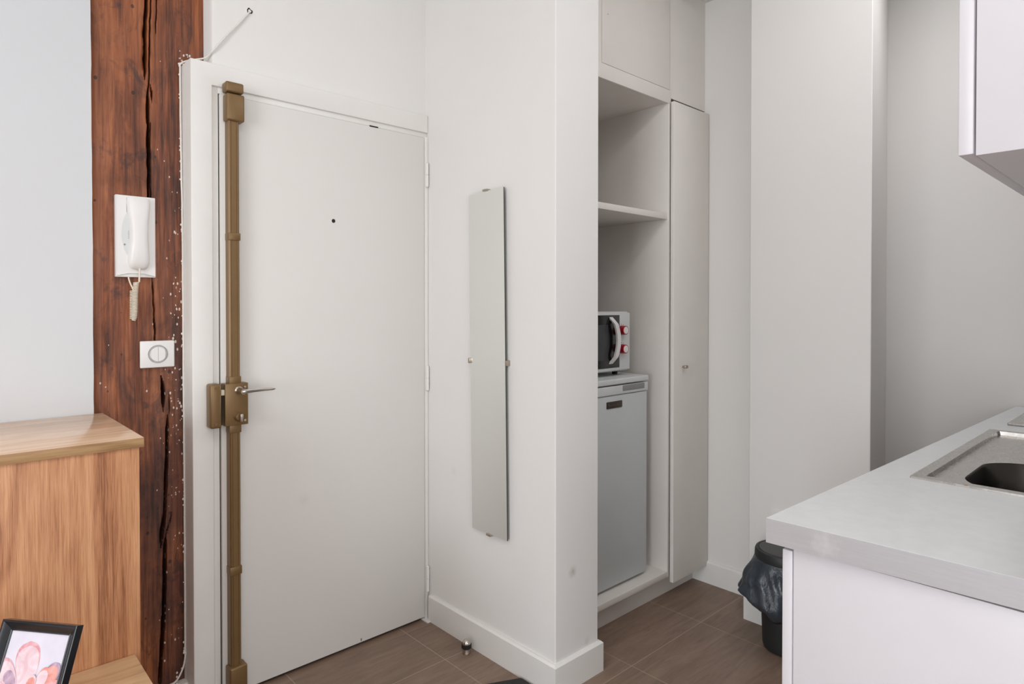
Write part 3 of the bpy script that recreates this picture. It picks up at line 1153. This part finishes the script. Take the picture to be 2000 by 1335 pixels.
for z in (1.2225, 1.140):
    bm = new()
    lathe(bm, (2.270, 1.7405, z), [(0.0205, 0), (0.0205, 0.004), (0.0195, 0.026)], 32, (0, -1, 0))
    # print around the dial
    for k in range(9):
        a = math.radians(-30 + k * 30)
        ux, uz = math.cos(a), math.sin(a)
        box(bm, 2.270 + ux * 0.0265 - 0.0012, 2.270 + ux * 0.0265 + 0.0012, 1.7392, 1.7402, z + uz * 0.0265 - 0.002, z + uz * 0.0265 + 0.002)
    kb = obj('dial', bm, M['red'], mw)
    kb['label'] = 'red dial ' + ('above the other' if z > 1.2 else 'below the other')
    bm = new()
    lathe(bm, (2.270, 1.7150, z), [(0.0160, 0), (0.0155, 0.002), (0.012, 0.0028)], 32, (0, -1, 0))
    obj('dial_cap', bm, M['plastic'], kb)

# ------------------------------------------------------------------ wall socket behind the worktop
bm = new(); box(bm, 2.560, 2.571, 1.112, 1.192, 0.412, 0.490, 0.003)
tag(obj('wall_socket', bm, M['plastic']), 'white wall socket low on the wall just behind the worktop corner', 'socket')

# ------------------------------------------------------------------ pedal bin with bag
BX, BY = 2.452, 1.085
rb = thing('rubbish_bin', 'dark grey plastic bin with rolled-down liner between counter and wall', 'bin', (BX, BY, 0))
bm = new()
lathe(bm, (BX, BY, 0), [(0.070, 0), (0.080, 0.006), (0.0835, 0.02), (0.088, 0.14), (0.100, 0.355)], 48)
obj('bucket', bm, M['bin'], rb)
bm = new()
lathe(bm, (BX, BY, 0), [(0.100, 0.348), (0.1125, 0.351), (0.1135, 0.360), (0.112, 0.380), (0.109, 0.386), (0.100, 0.388), (0.0975, 0.385)], 56, capb=False, capt=False)
obj('rim', bm, M['bin'], rb)
bm = new()
lathe(bm, (BX, BY, 0), [(0.0975, 0.383), (0.0965, 0.3875), (0.090, 0.3885), (0.055, 0.3905), (0.001, 0.391)], 56, capt=False)
# hinge notch at the front
box(bm, BX - 0.083, BX - 0.060, BY - 0.078, BY - 0.052, 0.385, 0.3915, 0.001)
obj('lid', bm, M['binlid'], rb)
bag = bmesh.new()
seg, nr = 96, 26
lw = Vector((-0.734, 0.679, 0))        # the side on which the bag bulges
rings = []
for j in range(nr + 1):
    s = j / nr
    z = 0.356 - 0.214 * s
    ring = []
    for i in range(seg):
        a = 2 * PI * i / seg
        d = Vector((math.cos(a), math.sin(a), 0))
        bul = max(0.0, d.dot(lw)) ** 1.3
        base = 0.1115 + 0.006 * s
        prof = (s / 0.80) ** 0.9 if s < 0.80 else 1 - (s - 0.80) * 2.4
        r = base + 0.060 * bul * prof
        r += (0.0045 * math.sin(9 * a + 5 * s + 1.5 * math.sin(3 * a)) + 0.0035 * math.sin(17 * a - 9 * s)) * min(1, s * 3)
        r += 0.010 * noise.noise(Vector((d.x * 2.2, d.y * 2.2, s * 3.5))) * min(1, s * 3)
        r = min(r, 0.1145) if d.x > 0.2 else r
        if s > 0.9:
            r -= (s - 0.9) * 0.10
        zz = z - 0.035 * max(0, -d.dot(lw)) * s + 0.012 * math.sin(3 * a + 1.0) * s + 0.006 * math.sin(11 * a) * s + 0.035 * bul * s
        ring.append(bag.verts.new((BX + d.x * r, BY + d.y * r, zz)))
    rings.append(ring)
for a, b in zip(rings, rings[1:]):
    for i in range(seg):
        bag.faces.new((a[i], a[(i + 1) % seg], b[(i + 1) % seg], b[i]))
bo = obj('bin_liner', bag, M['bag'], rb, 80)
so = bo.modifiers.new('thickness', 'SOLIDIFY'); so.thickness = 0.0012; so.offset = -1

# ------------------------------------------------------------------ kitchen unit
# base cabinet: sides, back, plinth and doors under the worktop
kc = thing('kitchen_base_cabinet', 'white kitchen base unit under the grey-edged worktop', 'cabinet', (2.4, 0.3, 0))
bm = new()
box(bm, 1.335, 1.353, -0.055, 0.5745, 0.0, 0.822, 0.001)
box(bm, 3.50, 3.518, -0.055, 0.545, 0.0, 0.822)
box(bm, 1.353, 3.50, -0.055, -0.045, 0.08, 0.74)
box(bm, 1.353, 3.50, -0.045, 0.56, 0.10, 0.116)
box(bm, 1.353, 3.50, 0.49, 0.50, 0.0, 0.10)
obj('carcass', bm, M['kitchen'], kc)
for i, (a, b) in enumerate(((1.334, 1.93), (1.934, 2.53), (2.534, 3.13), (3.134, 3.515))):
    bm = new()
    sh = -0.028 * (a - 1.33)
    box(bm, a, b, 0.5765 , 0.598, 0.105, 0.8165, 0.003)
    for v in bm.verts:
        v.co.y += -0.020 * (v.co.x - 1.334)
    dk = obj('door', bm, M['kitchen'], kc)
    bm = new()
    xm = (a + b) / 2
    ym = 0.598 - 0.020 * (xm - 1.334)
    cyl(bm, (xm - 0.06, ym + 0.022, 0.77), (xm + 0.06, ym + 0.022, 0.77), 0.005, seg=14)
    cyl(bm, (xm - 0.05, ym - 0.002, 0.77), (xm - 0.05, ym + 0.022, 0.77), 0.004, seg=12)
    cyl(bm, (xm + 0.05, ym - 0.002, 0.77), (xm + 0.05, ym + 0.022, 0.77), 0.004, seg=12)
    obj('handle', bm, M['nickel'], dk)

# worktop: slab with sink cut-out
WZ0, WZ1 = 0.8285, 0.880
wk = thing('worktop', 'light grey kitchen worktop with brushed edge band', 'worktop', (2.4, 0.3, WZ0))


def yf(x):
    return 0.623 - 0.0289 * (x - 1.314)


HX0, HX1, HY0, HY1 = 1.918, 2.818, 0.045, 0.497
bm = new()
for (xa_, xb_, ya_, yb_) in ((1.3145, HX0, None, None), (HX1, 3.596, None, None), (HX0, HX1, -0.055, HY0), (HX0, HX1, HY1, None)):
    lo = -0.055 if ya_ is None else ya_
    ex = 0.014 / 0.43
    xl = lambda y: xa_ + ((0.622 - y) * ex if xa_ < 1.32 else 0)
    if yb_ is None:
        pts = [(xl(lo), lo), (xb_, lo), (xb_, yf(xb_)), (xl(yf(xa_)), yf(xa_))]
    else:
        pts = [(xa_, lo), (xb_, lo), (xb_, yb_), (xa_, yb_)]
    prism(bm, pts, WZ0, WZ1)
obj('slab', bm, M['worktop'], wk)
KEEP.add('worktop_edge_aluminium')
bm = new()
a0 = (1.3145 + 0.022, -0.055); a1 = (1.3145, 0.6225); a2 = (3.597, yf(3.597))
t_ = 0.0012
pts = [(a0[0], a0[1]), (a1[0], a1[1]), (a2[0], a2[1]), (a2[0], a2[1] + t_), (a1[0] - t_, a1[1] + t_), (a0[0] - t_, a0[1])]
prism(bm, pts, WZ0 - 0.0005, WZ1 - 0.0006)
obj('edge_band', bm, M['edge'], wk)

# sink with drainer
sk = thing('kitchen_sink', 'stainless steel inset sink with one bowl set into the worktop', 'sink', (2.36, 0.27, WZ1))
SX0, SX1, SY0, SY1 = 1.897, 2.838, 0.03, 0.515
bm = new()
ZT = WZ1 + 0.0045
ZD = 0.0125


def rr_rect(x0, x1, y0, y1, r, n=6):
    out = []
    for cx, cy, a0 in ((x1 - r, y1 - r, 0), (x0 + r, y1 - r, PI / 2), (x0 + r, y0 + r, PI), (x1 - r, y0 + r, 3 * PI / 2)):
        for i in range(n + 1):
            a = a0 + PI / 2 * i / n
            out.append((cx + r * math.cos(a), cy + r * math.sin(a)))
    return out


n6 = 10
loops = []


def loop(x0, x1, y0, y1, r, z):
    return [bm.verts.new((x, y, z)) for x, y in rr_rect(x0, x1, y0, y1, r, n6)]


L = [loop(SX0, SX1, SY0, SY1, 0.004, WZ1 + 0.0002),
     loop(SX0 + 0.001, SX1 - 0.001, SY0 + 0.001, SY1 - 0.001, 0.004, ZT),
     loop(SX0 + 0.030, SX1 - 0.030, SY0 + 0.022, SY1 - 0.030, 0.006, ZT),
     loop(SX0 + 0.032, SX1 - 0.032, SY0 + 0.024, SY1 - 0.033, 0.006, ZT - ZD),
     loop(SX0 + 0.040, SX1 - 0.040, SY0 + 0.032, SY1 - 0.041, 0.006, ZT - ZD - 0.0006)]
for a, b in zip(L, L[1:]):
    for i in range(len(a)):
        j = (i + 1) % len(a)
        bm.faces.new((a[i], a[j], b[j], b[i]))
# pan with the bowl opening (two n-gons around the bowl ring)
bl = loop(1.945, 2.345, 0.085, 0.425, 0.115, ZT - ZD - 0.0006)
outer = L[-1]
# bridge outer rectangle to the bowl ring
nn = len(outer)
for i in range(nn):
    j = (i + 1) % nn
    bm.faces.new((outer[i], outer[j], bl[j], bl[i]))
obj('rim', bm, M['steel'], sk)
bm = new()
B = []
for (ins, z, r) in ((0.0, ZT - ZD - 0.0006, 0.115), (0.004, ZT - 0.020, 0.111), (0.012, ZT - 0.09, 0.105), (0.022, ZT - 0.135, 0.10), (0.055, ZT - 0.150, 0.07), (0.15, ZT - 0.152, 0.018)):
    B.append(loop(1.945 + ins, 2.345 - ins, 0.085 + ins, 0.425 - ins, r, z))
for a, b in zip(B, B[1:]):
    for i in range(len(a)):
        j = (i + 1) % len(a)
        bm.faces.new((a[i], b[i], b[j], a[j]))
bm.faces.new(B[-1])
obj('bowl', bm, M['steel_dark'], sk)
bm = new()
lathe(bm, (2.145, 0.255, ZT - 0.1515), [(0.04, 0), (0.04, 0.002), (0.03, 0.003), (0.012, 0.0015)], 30)
obj('drain', bm, M['chrome'], sk)
bm = new()
lathe(bm, (1.9003, 0.392, ZT), [(0.004, 0), (0.003, 0.0006)], 12, radial=lambda a, h: 1 + 0.3 * math.sin(2 * a))
obj('rust_spot', bm, M['rust'], sk)
# tap at the back of the sink, outside the picture
bm = new()
lathe(bm, (2.39, 0.058, ZT), [(0.024, 0), (0.024, 0.006), (0.018, 0.012), (0.018, 0.09), (0.014, 0.10)], 28)
tube(bm, smooth_path([(2.39, 0.058, ZT + 0.095), (2.37, 0.07, ZT + 0.16), (2.30, 0.11, ZT + 0.19), (2.22, 0.16, ZT + 0.17), (2.19, 0.18, ZT + 0.14)], 8), 0.010, 14)
obj('tap', bm, M['chrome'], sk)

# hob plate behind the sink
hb = thing('hob', 'flat steel hob plate on the worktop beyond the sink', 'hob', (3.26, 0.27, WZ1))
bm = new(); box(bm, 3.000, 3.52, 0.03, 0.492, WZ1 + 0.0003, WZ1 + 0.010, 0.004, 3)
obj('plate', bm, M['steel'], hb)
for xx in (3.13, 3.38):
    for yy in (0.14, 0.37):
        bm = new(); lathe(bm, (xx, yy, WZ1 + 0.0095), [(0.085, 0), (0.085, 0.003), (0.078, 0.005), (0.02, 0.0045)], 36)
        obj('hotplate', bm, M['binlid'], hb)

# wall cupboard
wc = thing('wall_cupboard', 'glossy white wall cupboard over the kitchen worktop', 'cabinet', (2.0, 0.1, 1.584))
bm = new(); box(bm, 1.310, 3.10, -0.058, 0.2605, 1.584, 2.45, 0.001)
obj('carcass', bm, M['kitchen'], wc)
for a, b in ((1.3085, 1.905), (1.909, 2.505), (2.509, 3.10)):
    bm = new(); box(bm, a, b, 0.2635, 0.2855, 1.587, 2.452, 0.0025)
    obj('door', bm, M['kitchen'], wc)

# ------------------------------------------------------------------ oak sideboard (high part) and low bench
ch = thing('oak_cabinet', 'high oak-veneer cabinet standing against the timber post', 'cabinet', (-0.10, 2.04, 0))
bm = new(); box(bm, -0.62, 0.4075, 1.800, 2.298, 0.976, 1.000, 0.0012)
tp = obj('top', bm, [M['oak_top_lit'], M['oak_edge']], ch)
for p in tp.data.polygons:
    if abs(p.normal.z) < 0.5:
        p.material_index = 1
bm = new()
box(bm, -0.61, 0.398, 1.806, 1.824, 0.0, 0.976, 0.001)
box(bm, 0.380, 0.398, 1.824, 2.29, 0.0, 0.976, 0.001)
box(bm, -0.61, -0.592, 1.824, 2.29, 0.0, 0.976, 0.001)
box(bm, -0.592, 0.38, 2.28, 2.29, 0.03, 0.976)
obj('carcass', bm, M['oak'], ch)
lo = thing('low_oak_bench', 'low pale oak-veneer unit in front of the high cabinet', 'bench', (0.05, 1.55, 0))
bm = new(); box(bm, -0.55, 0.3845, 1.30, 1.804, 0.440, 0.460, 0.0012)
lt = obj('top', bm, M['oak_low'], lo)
bm = new()
box(bm, -0.54, 0.376, 1.31, 1.328, 0, 0.440)
box(bm, 0.358, 0.376, 1.328, 1.80, 0, 0.440)
box(bm, -0.54, -0.522, 1.328, 1.80, 0, 0.440)
obj('carcass', bm, M['oak'], lo)

# ------------------------------------------------------------------ picture frame, leaning back
pf = thing('picture_frame', 'black photo frame with a pink flower print on the low oak unit', 'picture frame', (0.19, 1.56, 0.460))
wv = Vector((-math.cos(math.radians(128)), -math.sin(math.radians(128)), 0))
nh = Vector((wv.y, -wv.x, 0))
if nh.dot(Vector((0.23, 1.59, 0))) > 0:
    nh = -nh
th = math.radians(21)
up = Vector((0, 0, math.cos(th))) - nh * math.sin(th)
nf = nh * math.cos(th) + Vector((0, 0, math.sin(th)))
FW, FH = 0.176, 0.2245
P0 = Vector((0.2275, 1.5520, 0.6775))          # front top right corner
O = P0 - wv * (FW / 2) - up * FH                # bottom centre of the front plane


def FP(u, v, d=0.0):
    return O + wv * u + up * v + nf * d


def fbox_ring(bm, o_in, o_out, d_in, d_out, mi=0):
    """mitred moulding ring between inset o_in/d_in and o_out/d_out"""
    def ring(o, d):
        return [bm.verts.new(FP(x, y, d)) for x, y in ((-FW / 2 + o, o), (FW / 2 - o, o), (FW / 2 - o, FH - o), (-FW / 2 + o, FH - o))]
    a, b = ring(o_in, d_in), ring(o_out, d_out)
    for i in range(4):
        bm.faces.new((a[i], a[(i + 1) % 4], b[(i + 1) % 4], b[i])).material_index = mi


bm = new()
prof = [(0.003, -0.020), (0.0, -0.018), (0.0, -0.0005), (0.0015, 0.0), (0.004, 0.0), (0.006, -0.002), (0.0165, -0.0085), (0.0185, -0.0078), (0.0205, -0.0100), (0.0205, -0.0125)]
for (o1, d1), (o2, d2) in zip(prof, prof[1:]):
    fbox_ring(bm, o1, o2, d1, d2)
bmesh.ops.remove_doubles(bm, verts=bm.verts, dist=0.00005)
obj('moulding', bm, M['frameblk'], pf, 20, recalc=True)
bm = new()
q = [bm.verts.new(FP(x, y, d)) for d in (-0.019, -0.0125) for x, y in ((-FW / 2 + 0.004, 0.004), (FW / 2 - 0.004, 0.004), (FW / 2 - 0.004, FH - 0.004), (-FW / 2 + 0.004, FH - 0.004))]
for f in ((3, 2, 1, 0), (4, 5, 6, 7), (0, 1, 5, 4), (1, 2, 6, 5), (2, 3, 7, 6), (3, 0, 4, 7)):
    bm.faces.new([q[i] for i in f])
# easel strut at the back
a, b = FP(0, FH * 0.6, -0.019), FP(0, FH * 0.62, -0.019)
back = -nh
ft = Vector((O.x, O.y, 0.4605)) + back * 0.125
q = [a - wv * 0.02, a + wv * 0.02, ft + wv * 0.025, ft - wv * 0.025]
v1 = [bm.verts.new(p) for p in q]
v2 = [bm.verts.new(p + Vector((0, 0, 0.003)) + back * 0.002) for p in q]
bm.faces.new(v1); bm.faces.new(v2[::-1])
for i in range(4):
    bm.faces.new((v1[i], v2[i], v2[(i + 1) % 4], v1[(i + 1) % 4]))
obj('backing', bm, M['black'], pf)

# the print: pale ground with a generic pink flower, petals as flat colour areas
t = NT('print_paper', 0.5, 0, 0.4)
t.base(t.ramp(t.noise(t.coord(), 14, 3), [(0.3, lin(214, 210, 226)), (0.7, lin(228, 226, 238))]))
M['paper'] = t.m


def petal_mat(name, c1, c2):
    t = NT(name, 0.5, 0, 0.4)
    t.base(t.ramp(t.noise(t.coord((1, 1, 0.7)), 34, 5, 0.6, 1.5), [(0.32, c1), (0.66, c2)]))
    return t.m


M['petal_a'] = petal_mat('petal_pale', lin(222, 186, 196), lin(236, 222, 230))
M['petal_b'] = petal_mat('petal_rose', lin(214, 140, 150), lin(234, 196, 206))
M['petal_c'] = petal_mat('petal_coral', lin(216, 128, 118), lin(238, 180, 172))
M['petal_d'] = petal_mat('petal_shade', lin(150, 120, 150), lin(204, 176, 196))
bm = new()
DP = -0.0118


def poly(pts, d, mi):
    f = bm.faces.new([bm.verts.new(FP(x, y, d)) for x, y in pts])
    f.material_index = mi


poly(((-FW / 2 + 0.018, 0.018), (FW / 2 - 0.018, 0.018), (FW / 2 - 0.018, FH - 0.018), (-FW / 2 + 0.018, FH - 0.018)), DP, 0)


def petal(cx, cy, ang, ln, wd, d, mi, tip=1.0, rim=None):
    def outline(k):
        P = []
        for i in range(25):
            s = i / 24
            P.append((s * ln * k * 1.06, wd * k * 1.4 * s ** 0.7 * max(0.0, 1 - s ** 4) ** 0.5 * (1 + 0.05 * math.sin(9 * s))))
        for i in range(23, 0, -1):
            s = i / 24
            P.append((s * ln * k * 1.06, -wd * k * 1.4 * s ** 0.7 * max(0.0, 1 - s ** 4) ** 0.5))
        c, s_ = math.cos(ang), math.sin(ang)
        return [(cx + x * c - y * s_, min(cy + 0.020 + x * s_ + y * c, FH - 0.019)) for x, y in P]
    if rim is not None:
        poly(outline(1.0), DP + d, rim)
        poly(outline(0.93), DP + d + 0.00015, mi)
    else:
        poly(outline(1.0), DP + d, mi)


R_ = math.radians
petal(0.000, 0.050, R_(99), 0.112, 0.029, 0.0002, 1, rim=2)
petal(-0.010, 0.050, R_(131), 0.098, 0.024, 0.0006, 1, rim=2)
petal(-0.012, 0.046, R_(122), 0.078, 0.014, 0.0010, 4, rim=1)
petal(-0.018, 0.048, R_(150), 0.070, 0.020, 0.0014, 2, rim=1)
petal(0.010, 0.048, R_(58), 0.094, 0.017, 0.0018, 3, rim=4)
petal(0.008, 0.050, R_(66), 0.076, 0.013, 0.0022, 1, rim=3)
petal(0.012, 0.046, R_(38), 0.080, 0.018, 0.0026, 2, rim=3)
petal(0.014, 0.046, R_(44), 0.062, 0.009, 0.0030, 1, rim=2)
petal(0.006, 0.048, R_(84), 0.058, 0.011, 0.0034, 3, rim=1)
petal(0.010, 0.044, R_(12), 0.055, 0.017, 0.0038, 1, rim=4)
petal(-0.004, 0.050, R_(-70), 0.036, 0.020, 0.0042, 2, rim=4)
obj('flower_print', bm, [M['paper'], M['petal_a'], M['petal_b'], M['petal_c'], M['petal_d']], pf, recalc=False)
